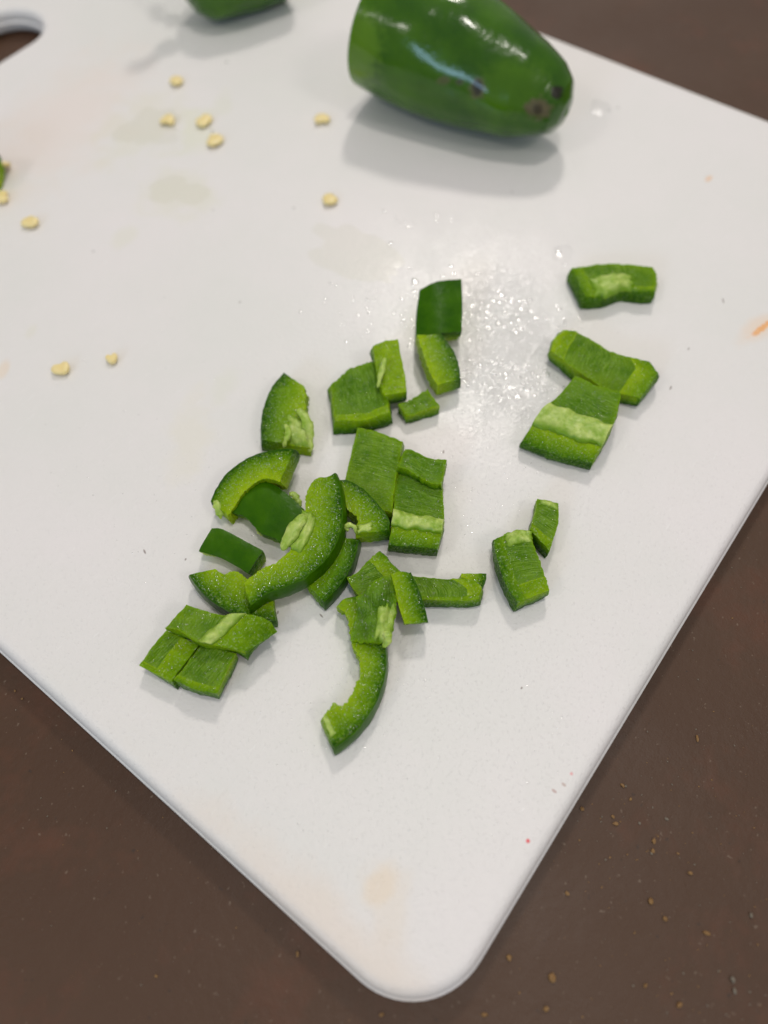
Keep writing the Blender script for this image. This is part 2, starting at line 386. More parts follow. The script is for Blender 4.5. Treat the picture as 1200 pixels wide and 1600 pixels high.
def box_mesh(grid):
    """closed hull of an (nu, nv, nw, 3) lattice; returns verts, quads, side tags, params"""
    nu, nv, nw, _ = grid.shape; idx = {}; V = []; prm = []
    def vid(i, j, k):
        key = (i, j, k)
        if key not in idx:
            idx[key] = len(V); V.append(grid[i, j, k]); prm.append((i / (nu - 1), j / (nv - 1), k / (nw - 1)))
        return idx[key]
    F_ = []; T = []
    for i in range(nu - 1):
        for j in range(nv - 1):
            F_.append((vid(i, j, 0), vid(i + 1, j, 0), vid(i + 1, j + 1, 0), vid(i, j + 1, 0))); T.append('w0')
            F_.append((vid(i, j, nw - 1), vid(i, j + 1, nw - 1), vid(i + 1, j + 1, nw - 1), vid(i + 1, j, nw - 1))); T.append('w1')
    for k in range(nw - 1):
        for i in range(nu - 1):
            F_.append((vid(i, 0, k), vid(i, 0, k + 1), vid(i + 1, 0, k + 1), vid(i + 1, 0, k))); T.append('v0')
            F_.append((vid(i, nv - 1, k), vid(i + 1, nv - 1, k), vid(i + 1, nv - 1, k + 1), vid(i, nv - 1, k + 1))); T.append('v1')
        for j in range(nv - 1):
            F_.append((vid(0, j, k), vid(0, j + 1, k), vid(0, j + 1, k + 1), vid(0, j, k + 1))); T.append('u0')
            F_.append((vid(nu - 1, j, k), vid(nu - 1, j, k + 1), vid(nu - 1, j + 1, k + 1), vid(nu - 1, j + 1, k))); T.append('u1')
    return V, F_, T, prm

def fix_normals(o):
    bm = bmesh.new(); bm.from_mesh(o.data); bmesh.ops.recalc_face_normals(bm, faces=bm.faces); bm.to_mesh(o.data); bm.free()

PIECES = []
def piece(label, spec):
    seed = len(PIECES) + 1
    name = spec.get('name', 'chopped_pepper_piece')
    nu, nv, nw = spec.get('n', (40, 28, 7))
    S = Surf(spec, nu, nv); t = spec.get('t', 4.0) * .001; skin = spec.get('skin', 'w1')
    flare = spec.get('flare', 0.05); drop = spec.get('drop', skin in ('v0', 'v1', 'u0', 'u1'))
    rough = spec.get('rough', .22) * .00055; jag = spec.get('jag', {})
    cen = S.G.reshape(-1, 3).mean(0)
    root = empty(name, Vector((cen[0], cen[1], max(0, S.G[:, :, 2].min() - t))))
    tag(root, label, 'pepper piece', 'chopped green pepper pieces on the board')
    W = np.linspace(0, 1, nw); grid = np.zeros((nu, nv, nw, 3))
    Nav = S.N.mean((0, 1)); Nav /= np.linalg.norm(Nav)
    ttap = spec.get('ttap', 0)   # thickness change along v
    rng = np.random.RandomState(seed)
    for i in range(nu):
        u = i / (nu - 1)
        for j in range(nv):
            v = j / (nv - 1); p = S.G[i, j]; N = Nav if drop else S.N[i, j]
            for k in range(nw):
                w = W[k]; q = p - N * w * t * (1 + ttap * (v - .5))
                out = (p - cen); out[2] = 0
                q = q + out * flare * w
                # bulging sides
                edge = max(abs(2 * u - 1), abs(2 * v - 1)) ** 6
                q = q + out * 0.03 * math.sin(math.pi * w) * edge
                a = rough * (.6 + .9 * edge)
                q = q + np.array([nz(q, 900, seed), nz(q, 900, seed + 9), nz(q, 900, seed + 21)]) * a \
                      + np.array([nz(q, 350, seed), nz(q, 350, seed + 5), 0]) * rough * 1.4 * edge
                for sd, amt in jag.items():
                    g = {'v0': 1 - v, 'v1': v, 'u0': 1 - u, 'u1': u}[sd]
                    if g > .7:
                        dirv = (S.dv if sd[0] == 'v' else S.du)[i, j]; dirv = dirv / (np.linalg.norm(dirv) + 1e-12) * (1 if sd[1] == '1' else -1)
                        uu = u if sd[0] == 'v' else v
                        ln = S.lu if sd[0] == 'v' else S.lv
                        jg = mn.noise(Vector((uu * ln * 1400, seed * 3.7, w * .8))) + .6 * mn.noise(Vector((uu * ln * 3500, seed, w * 1.5)))
                        q = q + dirv * jg * amt * .001 * ((g - .7) / .3) ** 2
                if w == 0 and spec.get('lumps'):
                    q = q + S.N[i, j] * nz(p, 330, seed + 3) * spec['lumps'] * .001
                q[2] = max(q[2], 0.00012 + 0.0003 * 0)
                grid[i, j, k] = q
    V, F_, T, prm = box_mesh(grid)
    V = [Vector(v) - root.location for v in V]
    inner_face = {'w1': 'w0'}.get(skin)
    mi = [1 if (tt == inner_face) else 0 for tt in T]
    fl = mesh_obj('flesh', V, F_, [FLESH, INNER], root, sharp=None, mi=mi)
    me = fl.data
    tone = me.attributes.new('tone', 'FLOAT', 'POINT'); hue = me.attributes.new('hue', 'FLOAT', 'POINT')
    f = {'w1': lambda u, v, w: 1 - w, 'w0': lambda u, v, w: w, 'v1': lambda u, v, w: 1 - v, 'v0': lambda u, v, w: v,
         'u1': lambda u, v, w: 1 - u, 'u0': lambda u, v, w: u}[skin]
    def gside(sd, p): return {'v0': 1 - p[1], 'v1': p[1], 'u0': 1 - p[0], 'u1': p[0]}[sd]
    def tval(p):
        t_ = f(*p) ** (1.35 if skin in ('w0', 'w1') else .8) * spec.get('tone', 1)
        for sd, thr_, ta, tb in spec.get('shelf', []):
            g_ = gside(sd, p)
            if g_ >= thr_ and p[2] == 0: t_ = ta + (tb - ta) * (g_ - thr_) / (1 - thr_)
            elif g_ > .98: t_ *= tb
        return t_
    tone.data.foreach_set('value', [tval(p) for p in prm])
    for sd, thr_, ta, tb in spec.get('shelf', []):
        for fi, (ff, tt) in enumerate(zip(F_, T)):
            if tt == 'w0' and sum(gside(sd, prm[q]) for q in ff) / 4 > thr_: mi[fi] = 0
    me.polygons.foreach_set('material_index', mi); hue.data.foreach_set('value', [min(1, spec.get('hue', 0) + .35 * rng.rand())] * len(V))
    me.attributes.new('rim', 'FLOAT', 'POINT').data.foreach_set('value', [min(1, max(abs(2 * p[0] - 1), abs(2 * p[1] - 1)) ** 9 + .5 * max(0, mn.noise(Vector((p[0] * 3, p[1] * 3, seed))))) for p in prm])
    uvl = me.uv_layers.new(name='UVMap'); sw = spec.get('stria', 'u')
    ang = spec.get('sang', 0)
    co = np.zeros(len(V) * 2).reshape(-1, 2)
    for n_, p in enumerate(prm):
        a, b = p[0] * S.lu, p[1] * S.lv
        if sw == 'v': a, b = b, a
        ca, sa = math.cos(ang), math.sin(ang)
        co[n_] = (a * ca - b * sa, a * sa + b * ca)
    li = np.zeros(len(me.loops), dtype=np.int32); me.loops.foreach_get('vertex_index', li)
    uvl.data.foreach_set('uv', co[li].ravel())
    fix_normals(fl); fl.data.set_sharp_from_angle(angle=R(48))
    # skin shell
    ax, hi = {'u0': (0, 0), 'u1': (0, -1), 'v0': (1, 0), 'v1': (1, -1), 'w0': (2, 0), 'w1': (2, -1)}[skin]
    sl = np.take(grid, hi, axis=ax); sl_in = np.take(grid, 2 if hi == 0 else -3, axis=ax)
    du = np.gradient(sl, axis=0); dv = np.gradient(sl, axis=1); N = np.cross(du, dv); N /= np.linalg.norm(N, axis=2, keepdims=True) + 1e-12
    ref = sl - sl_in
    if (N * ref).sum() < 0: N = -N
    st = spec.get('skt', .28) * .001
    lo_, hi_ = sl + N * .00002, sl + N * (.00002 + st)
    if ax == 2 and skin == 'w1': hi_[:, :, 2] = np.maximum(hi_[:, :, 2], .00003)
    else:
        hi_[:, :, 2] = np.maximum(hi_[:, :, 2], .0001)
    g2 = np.stack([lo_, .5 * lo_ + .5 * hi_, hi_], axis=2)
    V2, F2, T2, _ = box_mesh(g2)
    sk = mesh_obj('skin', [Vector(v) - root.location for v in V2], F2, [SKIN], root); fix_normals(sk); sk.data.set_sharp_from_angle(angle=R(50))
    # pale membrane ribs
    for (u0, u1, v0, v1, hh, thr) in spec.get('memb', []):
        n1, n2 = 26, 18; gm = np.zeros((n1, n2, 2, 3)); thin = {}
        def samp(u, v):
            x = min(max(u, 0), 1) * (nu - 1); y = min(max(v, 0), 1) * (nv - 1); i, j = min(int(x), nu - 2), min(int(y), nv - 2); a, b = x - i, y - j
            P = grid[:, :, 0]; q = (P[i, j] * (1 - a) + P[i + 1, j] * a) * (1 - b) + (P[i, j + 1] * (1 - a) + P[i + 1, j + 1] * a) * b
            return q + (u - min(max(u, 0), 1)) * S.du[i, j] * (nu - 1) + (v - min(max(v, 0), 1)) * S.dv[i, j] * (nv - 1), S.N[i, j]
        for i in range(n1):
            for j in range(n2):
                a, b = i / (n1 - 1), j / (n2 - 1)
                wob = .10 * mn.noise(Vector((a * 4, b * 4, seed))); wob2 = .14 * mn.noise(Vector((a * 5 + 9, b * 3, seed))) + .04 * mn.noise(Vector((a * 19 + 9, b * 3, seed)))
                u = u0 + (u1 - u0) * (a + wob * (0 if thr == 'u' else 1)); v = v0 + (v1 - v0) * (b + wob2 * (0 if thr == 'v' else 1))
                pr = 1.0
                if thr != 'u': pr *= math.sin(math.pi * a) ** .5
                if thr != 'v': pr *= math.sin(math.pi * b) ** .5
                q, N = samp(u, v); e_ = max(0 if thr == 'u' else abs(2 * a - 1), 0 if thr == 'v' else (max(0, 2 * b - 1) * 1.15 if thr == 'u' else abs(2 * b - 1)))
                thin[(i, j)] = e_ ** 2
                lump = .75 + .6 * abs(mn.noise(Vector((u * 5, v * 5, seed * 2.2)))) + .22 * mn.noise(Vector((u * 14, v * 14, seed * 1.2)))
                gm[i, j, 0] = q + N * (hh * .0013 * pr * lump - .00012)
                gm[i, j, 1] = q - N * (.0006)
        V3, F3, _, p3 = box_mesh(gm)
        mb = mesh_obj('membrane', [Vector(v) - root.location for v in V3], F3, [MEMB], root); mb.data.attributes.new('thin', 'FLOAT', 'POINT').data.foreach_set('value', [thin[(round(p[0] * (n1 - 1)), round(p[1] * (n2 - 1)))] for p in p3]); fix_normals(mb); mb.data.set_sharp_from_angle(angle=R(60))
    # beads of juice on the cut faces
    nb = int(spec.get('beads', 0) * 1.6)
    if nb:
        bv, bf = [], []
        for _ in range(nb):
            u, v = rng.uniform(.05, .95), rng.uniform(.05, .95); i, j = int(u * (nu - 1)), int(v * (nv - 1))
            r = .00007 + .00013 * rng.rand() ** 2.5
            dome(bv, bf, Vector(grid[i, j, 0]) - root.location + Vector(rng.uniform(-.0001, .0001, 3)) * .5, Vector(S.N[i, j]), r, .7)
        b = mesh_obj('juice_beads', bv, bf, [BEAD], root); b['kind'] = 'stuff'
    for fs in spec.get('flaps', []):
        flap(root, seed, *fs)
    PIECES.append(root)
    return root

def dome(V, F_, c, N, r, hr, seg=8, ring=3, asp=1.0, ang=0.0, wob=0.0):
    N = N.normalized(); T = N.orthogonal().normalized(); B = N.cross(T); base = len(V)
    ph = random.random() * 6
    for k in range(ring):
        a = (math.pi / 2) * k / ring
        for s in range(seg):
            th = 2 * math.pi * s / seg; rr = r * math.cos(a) * (1 + wob * math.sin(2 * th + ph) + wob * .6 * math.sin(3 * th + ph * 2))
            x, y = rr * math.cos(th) * asp, rr * math.sin(th)
            x, y = x * math.cos(ang) - y * math.sin(ang), x * math.sin(ang) + y * math.cos(ang)
            V.append(c + T * x + B * y + N * (r * hr * math.sin(a)))
    V.append(c + N * r * hr); top = len(V) - 1
    for k in range(ring - 1):
        for s in range(seg):
            a, b = base + k * seg + s, base + k * seg + (s + 1) % seg
            F_.append((a, b, b + seg, a + seg))
    for s in range(seg):
        F_.append((base + (ring - 1) * seg + s, base + (ring - 1) * seg + (s + 1) % seg, top))

def flap(root, seed, pts, w, z, mat='m'):
    """a torn curl of membrane: tapering lumpy strand through photo points"""
    P = arclen_resample([tuple(at(p[0], p[1], p[2] * .001)) for p in pts], 16, True)
    V, F_ = [], []; ns = 9
    for i, p in enumerate(P):
        t = P[min(i + 1, 15)] - P[max(i - 1, 0)]; t = Vector(t).normalized(); s = t.cross(Vector((0, 0, 1))).normalized(); up = s.cross(t)
        a = i / 15; r = w * .001 * (math.sin(math.pi * (.12 + .86 * a)) ** .6) * (1 + .5 * mn.noise(Vector((a * 6, seed, 0))))
        for k in range(ns):
            th = 2 * math.pi * k / ns; rr = r * (1 + .35 * mn.noise(Vector((math.cos(th) * 1.5, math.sin(th) * 1.5, a * 7 + seed))))
            q = Vector(p) + s * rr * math.cos(th) + up * rr * z * math.sin(th) - root.location
            if q.z + root.location.z < .0001: q.z = .0001 - root.location.z
            V.append(q)
    for i in range(15):
        for k in range(ns):
            F_.append((i * ns + k, i * ns + (k + 1) % ns, (i + 1) * ns + (k + 1) % ns, (i + 1) * ns + k))
    F_.append(tuple(range(ns))[::-1]); F_.append(tuple(range(15 * ns, 16 * ns)))
    o = mesh_obj('membrane', V, F_, [MEMB if mat == 'm' else FLESH], root); fix_normals(o)

DR = dict
piece('dark glossy square pepper piece lying skin side up, topmost in the middle column', DR(
    A=(656, 454, 7.0), B=(721, 437, 7.4), C=(721, 519, 5.0), D=(650, 531, 4.4), AB=[(683, 441, 8.2)], DC=[(686, 522, 6.0)],
    BC=[(722, 480)], AD=[(651, 490)], t=4.0, skin='w0', rough=.08, flare=.0, tone=1))
piece('narrow glistening strip leaning against the lower edge of the dark skin-up square', DR(
    A=(687, 522, 7.6), B=(718, 592, 5.6), C=(684, 602, 5.6), D=(653, 524, 7.6), AB=[(704, 545), (715, 570)], DC=[(662, 556), (673, 583)],
    t=4.4, skin='v0', rough=.18, jag=DR(v1=.25), beads=60, n=(44, 20, 7)))
piece('thick squarish piece with rough wet inner side up, below the strip on its corner', DR( shelf=[('v1', .86, .7, .9)],
    A=(518, 602, 4.4), B=(592, 566, 4.8), C=(606, 645, 4.6), D=(524, 659, 4.4), AB=[(532, 590), (545, 576), (566, 570)], DC=[(568, 657)],
    BC=[(603, 610)], t=4.2, cu=.5, cv=.3, rough=.35, lumps=.7, jag=DR(v0=.5), stria='v', beads=90, hue=.25))
piece('bright green upright strip overlapping the right edge of the thick squarish piece', DR( shelf=[('u1', .0, .75, .95)],
    A=(583, 541, 8.6), B=(622, 530, 8.4), C=(636, 612, 6.0), D=(600, 618, 6.4), AB=[(600, 533)], BC=[(627, 560), (633, 588)], AD=[(586, 560), (591, 590)],
    t=4.2, skin='w1', rough=.2, lumps=.3, jag=DR(u0=.25, v0=.2), beads=50, tone=1.0, flaps=[([(602, 560, 9), (596, 582, 8.6), (590, 606, 7.5)], .75, .7)]))
piece('smallest wedge-shaped cube lying right beside the foot of the bright upright strip', DR(
    A=(623, 631, 3.9), B=(668, 609, 3.9), C=(686, 634, 3.8), D=(636, 650, 3.7), AB=[(645, 622)], t=3.6, rough=.3, lumps=.5, jag=DR(v0=.3), beads=25, flare=.03))
piece('curved chunk with torn pale membrane, lying alone left of the upper group', DR(
    A=(445, 583, 4.6), B=(411, 688, 4.4), C=(482, 700, 3.0), D=(476, 604, 4.6), AB=[(426, 607), (414, 636), (410, 662)], DC=[(478, 625), (477, 648), (482, 675)],
    t=4.3, skin='v0', rough=.2, jag=DR(v1=.9), lumps=.25, beads=70, n=(52, 28, 7),
    memb=[(.55, 1.0, .55, 1.02, .6, '')], flaps=[([(466, 640, 5.2), (478, 655, 4.8), (484, 680, 3.6), (484, 706, 2.2)], 1.3, .45), ([(446, 664, 5.2), (451, 676, 5.4), (446, 690, 5.2), (443, 699, 4.2)], .8, .7), ([(474, 655, 4.6), (483, 659, 4.0), (490, 660, 3.6)], .4, .6)]))
piece('thick arched slice with speckled cut face, at the upper left of the pile', DR(
    A=(458, 703, 8.2), B=(331, 784, 5.0), C=(356, 806, 4.6), D=(438, 752, 7.4), AB=[(428, 705), (393, 715), (358, 739), (340, 764)], DC=[(408, 749), (382, 768), (367, 790)],
    t=4.8, skin='v0', rough=.18, jag=DR(v1=.3), beads=160, n=(56, 26, 7), flaps=[([(337, 782, 5), (342, 796, 4.4), (345, 811, 3)], 1.0, .6)]))
piece('broad smooth skin-up piece tucked under the arched slice and the large central slice', DR(
    A=(400, 742, 5.2), B=(480, 800, 4.6), C=(444, 847, 4.0), D=(362, 801, 4.2), AB=[(441, 766)], DC=[(382, 806), (398, 822), (408, 832)], AD=[(382, 768)],
    t=3.8, skin='w0', rough=.1, cu=-.3, cv=-.5, jag=DR(v1=.2), flaps=[([(402, 826, 3.2), (407, 834, 2.6), (411, 834, 2.2)], .5, .6), ([(452, 772, 3.8), (460, 774, 3.4), (470, 792, 3)], .9, .6)]))
piece('oblong skin-up piece lying free between the broad smooth piece and the yellow-green arc', DR(
    A=(331, 826, 4.6), B=(411, 861, 4.4), C=(388, 896, 4.0), D=(311, 861, 4.0), AB=[(347, 827), (380, 844)], DC=[(340, 869), (366, 882)],
    t=3.8, skin='w0', rough=.08, cu=.1, cv=-.4, flare=.05, flaps=[([(313, 861, 3.4), (324, 865, 2.6), (338, 869, 2.4)], .45, .6)]))
piece('bright yellow-green notched arc, half hidden under the left end of the large slice', DR(
    A=(298, 897, 6.0), B=(430, 968, 3.6), C=(424, 925, 3.8), D=(336, 889, 6.0), AB=[(314, 921), (340, 943), (372, 960), (403, 970)], DC=[(350, 897), (366, 892), (385, 903), (403, 915)],
    t=4.2, skin='v0', rough=.15, jag=DR(v1=.35), beads=110, n=(56, 26, 7)))
piece('dark skin-edged slice pointing down, under the right side of the large central slice', DR(
    A=(559, 843, 4.6), B=(505, 940, 4.4), C=(480, 911, 4.4), D=(520, 838, 4.6), AB=[(553, 868), (541, 896), (524, 920)], DC=[(512, 866), (497, 892)],
    t=4.2, skin='v0', rough=.15, jag=DR(u1=.2), beads=50, hue=.75, n=(46, 24, 7)))
piece('wide rectangular piece with striped inner side up, left of the column with a pale band', DR(
    A=(559, 669, 4.8), B=(628, 690, 4.8), C=(613, 801, 4.6), D=(536, 782, 4.2), AB=[(592, 676)], AD=[(548, 712), (540, 748)], BC=[(623, 725), (616, 765)],
    t=4.2, cv=.4, rough=.22, lumps=.3, stria='u', sang=.08, beads=60, n=(40, 48, 7), hue=.1))
piece('small angled piece with ragged lower edge capping the column with a pale band', DR(
    A=(633, 701, 6.6), B=(697, 719, 6.6), C=(690, 757, 6.0), D=(622, 729, 6.6), AB=[(648, 705), (668, 715)], DC=[(636, 734), (657, 746), (672, 754)],
    t=3.0, rough=.22, lumps=.3, jag=DR(v1=.35), stria='u', beads=25, hue=.1))
piece('long piece with a pale membrane band across it, at the foot of the central column', DR( shelf=[('v1', .79, .8, .12)],
    A=(622, 733, 3.8), B=(691, 757, 3.8), C=(683, 858, 4.8), D=(607, 851, 4.8), AD=[(617, 770, 3.8), (614, 808, 5.4)], BC=[(692, 784, 3.8), (693, 815, 5.4)],
    t=4.2, rough=.22, stria='u', sang=.05, lumps=.25, memb=[(.0, 1.0, .58, .80, 1.2, 'u')], beads=80, n=(40, 52, 7), hue=.15, flare=.02))
piece('hooked slice with a pale curl of membrane, just right of the large slice', DR(
    A=(529, 752, 7.0), B=(605, 829, 6.4), C=(557, 834, 6.4), D=(529, 768, 6.8), AB=[(545, 753), (568, 767), (590, 790), (605, 812)], DC=[(536, 788), (545, 797), (558, 812)],
    t=4.4, skin='v0', rough=.2, jag=DR(v1=.35), beads=110, n=(52, 26, 7), memb=[(.82, 1.0, .5, 1.0, .5, '')],
    flaps=[([(545, 829, 7), (540, 824, 7.4), (546, 820, 7.8), (554, 824, 7.4), (556, 834, 6.5)], .6, .8)]))
piece('large curved slice with glittering cut face and pale membrane, on top of the pile', DR(
    A=(521, 740, 9.8), B=(391, 944, 7.6), C=(382, 912, 8.0), D=(499, 745, 9.6), AB=[(530, 766), (534, 796), (531, 828), (519, 858), (500, 882), (474, 903), (445, 916), (418, 925)],
    DC=[(488, 752), (478, 772), (477, 800), (474, 822), (463, 845), (446, 866), (426, 881), (404, 892)], AD=[(509, 746)],
    t=4.3, skin='v0', rough=.2, jag=DR(v1=.4), beads=330, n=(84, 30, 8), lumps=.25, hue=.25,
    memb=[(.30, .60, .70, 1.12, .9, '')], flaps=[([(476, 806, 9.8), (464, 820, 9.9), (452, 840, 9.4), (441, 860, 8.8)], 1.7, .5), ([(458, 816, 9.4), (464, 812, 9.6), (472, 812, 9.8)], .5, .8)]))
piece('leftmost square piece, its front edge butting against a similar neighbour', DR( shelf=[('u1', .45, .7, .45), ('v1', .88, .5, .6)],
    A=(261, 986, 4.6), B=(311, 1007, 3.9), C=(268, 1064, 4.2), D=(218, 1040, 3.6), AD=[(238, 1010, 4.8)], DC=[(243, 1053, 4.0)], t=4.0, smooth=False, cu=.2, cv=.2,
    rough=.16, stria='v', sang=.2, lumps=.35, beads=35, n=(34, 34, 7), flare=.0))
piece('square piece with a pale front edge, lowest but one on the left', DR( shelf=[('v1', .84, .7, .35)],
    A=(313, 1007, 4.4), B=(368, 1021, 5.3), C=(338, 1084, 5.4), D=(271, 1062, 4.6), BC=[(356, 1047), (346, 1066)], DC=[(303, 1076, 5.2)], AB=[(340, 1013, 5)], t=4.3, cu=-.3,
    rough=.16, stria='v', sang=.2, lumps=.45, beads=40, n=(36, 34, 7), flare=.0))
piece('folded strip with a pale rib, lying across the tops of the two lowest left squares', DR( shelf=[('u1', .62, .6, .25)],
    A=(291, 945, 8.2), B=(433, 987, 5.2), C=(387, 1017, 7.0), D=(258, 981, 7.2), AB=[(314, 953, 8), (350, 961, 7.8), (395, 961, 8), (420, 970, 7)], DC=[(282, 986, 8), (310, 1004, 7.6), (345, 1011, 7.6)],
    t=4.0, rough=.22, stria='v', sang=-.35, lumps=.25, memb=[(.42, .62, -.02, .98, 1.0, 'v')], beads=70, n=(56, 30, 7), hue=.1, flare=0))
piece('finely ridged square piece leaning under the twisted knot of pepper in the centre', DR( shelf=[('u1', .68, .8, .4)],
    A=(542, 904, 4.0), B=(593, 861, 6.0), C=(640, 905, 4.6), D=(562, 936, 4.0), AB=[(556, 896), (575, 876)], BC=[(604, 870), (612, 880)],
    t=4.0, rough=.2, stria='u', sang=-.25, lumps=.15, jag=DR(v0=.15), beads=50, n=(44, 34, 7)))
piece('long slim strip with fine cross ridges, extending right from the central knot', DR( shelf=[('u1', .78, .8, .6), ('v1', .86, .5, .6)],
    A=(640, 900, 4.4), B=(720, 905, 4.4), C=(748, 934, 4.6), D=(655, 937, 4.4), AB=[(680, 903)], BC=[(735, 908), (751, 917)], DC=[(700, 938), (728, 938)],
    t=3.8, rough=.2, stria='v', cu=.4, beads=50, n=(52, 24, 7), hue=.2, flare=.01))
piece('tiny block with a grey-green skin face, behind the right end of the slim ridged strip', DR(
    A=(758, 896, 3.8), B=(750, 922, 3.6), C=(722, 908, 3.8), D=(721, 896, 3.8), DC=[(720, 901)], AB=[(756, 908)],
    t=3.4, skin='v0', rough=.15, beads=20, n=(24, 24, 6), flare=.02))
piece('long C-shaped sliver curling down to the lowest point of the pile, pale at its tip', DR(
    A=(556, 932, 5.0), B=(522, 1166, 4.8), C=(503, 1122, 4.8), D=(526, 948, 5.0), AB=[(580, 952), (594, 978), (600, 1010), (601, 1042), (595, 1073), (583, 1102), (563, 1132), (545, 1150)],
    DC=[(541, 960), (547, 985), (551, 1010), (562, 1030), (563, 1053), (553, 1077), (541, 1098), (530, 1103), (522, 1098), (514, 1108)], AD=[(538, 936)],
    t=4.4, skin='v0', rough=.15, jag=DR(v1=.45), beads=160, n=(96, 26, 7), tone=.9, memb=[(.955, 1.0, .3, 1.0, .25, 'v')]))
piece('twisted crumpled piece in the knot of the centre, with torn pale membrane on its right', DR(
    A=(560, 932, 8.0), B=(614, 900, 9.5), C=(606, 1003, 6.2), D=(547, 1000, 6.4), AB=[(578, 914, 9.6), (596, 903, 9.8)], BC=[(620, 930, 8.8), (617, 970, 7.4)], DC=[(578, 1004, 6.6)], AD=[(554, 960, 7.2)],
    t=4.2, skin='w1', rough=.4, lumps=1.9, jag=DR(u1=.5, v1=.3), beads=90, n=(40, 44, 7), cu=-.7, stria='v', hue=.2,
    memb=[(.58, 1.0, .42, .98, .9, '')], flaps=[([(603, 985, 8.0), (606, 998, 7.4), (599, 1012, 6.2)], .9, .5)]))
piece('upright yellow-green wedge with dark skin edge, on the right flank of the central knot', DR(
    A=(640, 895, 9.6), B=(667, 972, 6.4), C=(632, 975, 6.4), D=(611, 898, 9.6), AB=[(652, 920), (661, 948)], DC=[(618, 925), (624, 950)], AD=[(624, 893)],
    t=4.2, skin='v0', rough=.1, beads=20, n=(36, 24, 7), flare=0))
piece('uppermost right piece with a pale oval of membrane on it, lying apart', DR( shelf=[('v1', .82, .6, .25), ('u0', .86, .5, .3)],
    A=(893, 420, 4.6), B=(1020, 418, 4.6), C=(1022, 455, 4.6), D=(915, 464, 4.6), AB=[(905, 418), (938, 412), (981, 413), (1003, 416)], BC=[(1026, 436)], DC=[(945, 462), (975, 452), (1000, 455)],
    t=4.2, cu=.3, rough=.22, jag=DR(v0=.3, u1=.3), stria='v', memb=[(.14, .70, .40, 1.02, 1.5, '')], beads=10, n=(52, 28, 7), lumps=.2, flare=.02))
piece('saddle-shaped piece at right, partly under the piece with a diagonal pale band', DR( shelf=[('u0', .84, .5, .9), ('u1', .80, .9, .35)],
    A=(880, 516, 6.4), B=(1014, 565, 6.2), C=(1000, 622, 4.2), D=(860, 548, 5.2), AB=[(898, 517, 6), (925, 532, 5), (955, 550, 4.8), (985, 558, 5.4)], BC=[(1028, 583, 5.6)], AD=[(866, 530, 6)], DC=[(895, 574, 4.8), (940, 605, 4.2), (970, 615, 4.2)],
    t=4.2, smooth=False, rough=.2, stria='v', lumps=.3, jag=DR(v0=.3), beads=20, n=(56, 30, 7), flare=.02))
piece('large square piece at right with a broad diagonal pale band along its lower half', DR( shelf=[('v1', .76, .95, .12)],
    A=(899, 586, 7.6), B=(970, 613, 7.6), C=(925, 722, 4.6), D=(816, 688, 4.2), AB=[(934, 600)], BC=[(964, 645), (948, 682)], AD=[(872, 620), (848, 641)], DC=[(868, 708)],
    t=4.2, cv=-.6, rough=.22, stria='u', sang=-.15, lumps=.3, memb=[(.0, 1.0, .44, .78, 1.1, 'u')], beads=90, n=(44, 44, 7), hue=.15, flare=.03))
piece('thick rectangular piece standing alone at lower right, streaked inner side up', DR( shelf=[('v1', .78, .55, .75), ('u0', .72, .45, .15)],
    A=(771, 843, 5.4), B=(830, 832, 6.0), C=(858, 922, 5.2), D=(808, 941, 5.2), AB=[(790, 835), (812, 829)], BC=[(834, 850), (845, 880), (853, 903)], AD=[(779, 880), (792, 915)],
    t=4.8, rough=.22, stria='u', sang=-.1, lumps=.3, jag=DR(u1=.3), memb=[(.3, 1.0, -.02, .20, .7, '')], beads=40, n=(34, 46, 7), flare=.04))
piece('slim pale green stick touching the upper right corner of the thick rectangular piece', DR( shelf=[('v1', .80, .7, .5)],
    A=(840, 779, 4.6), B=(872, 786, 4.4), C=(859, 860, 4.4), D=(828, 828, 4.8), BC=[(873, 812), (866, 838)], AD=[(837, 800)],
    t=4.2, rough=.2, stria='u', lumps=.3, memb=[(.1, 1.0, .0, .14, .4, '')], beads=20, n=(24, 36, 7), flare=.0))
piece('pale olive pepper chunk cut off by the left edge of the photograph', DR(
    A=(-134, 205, 12.0), B=(-22, 222, 11.0), C=(-22, 268, 8.0), D=(-134, 262, 9.0), BC=[(-17, 240)],
    t=8.0, skin='v0', rough=.25, lumps=.5, n=(40, 28, 7), memb=[(.3, .9, .1, .7, 1.2, '')]))

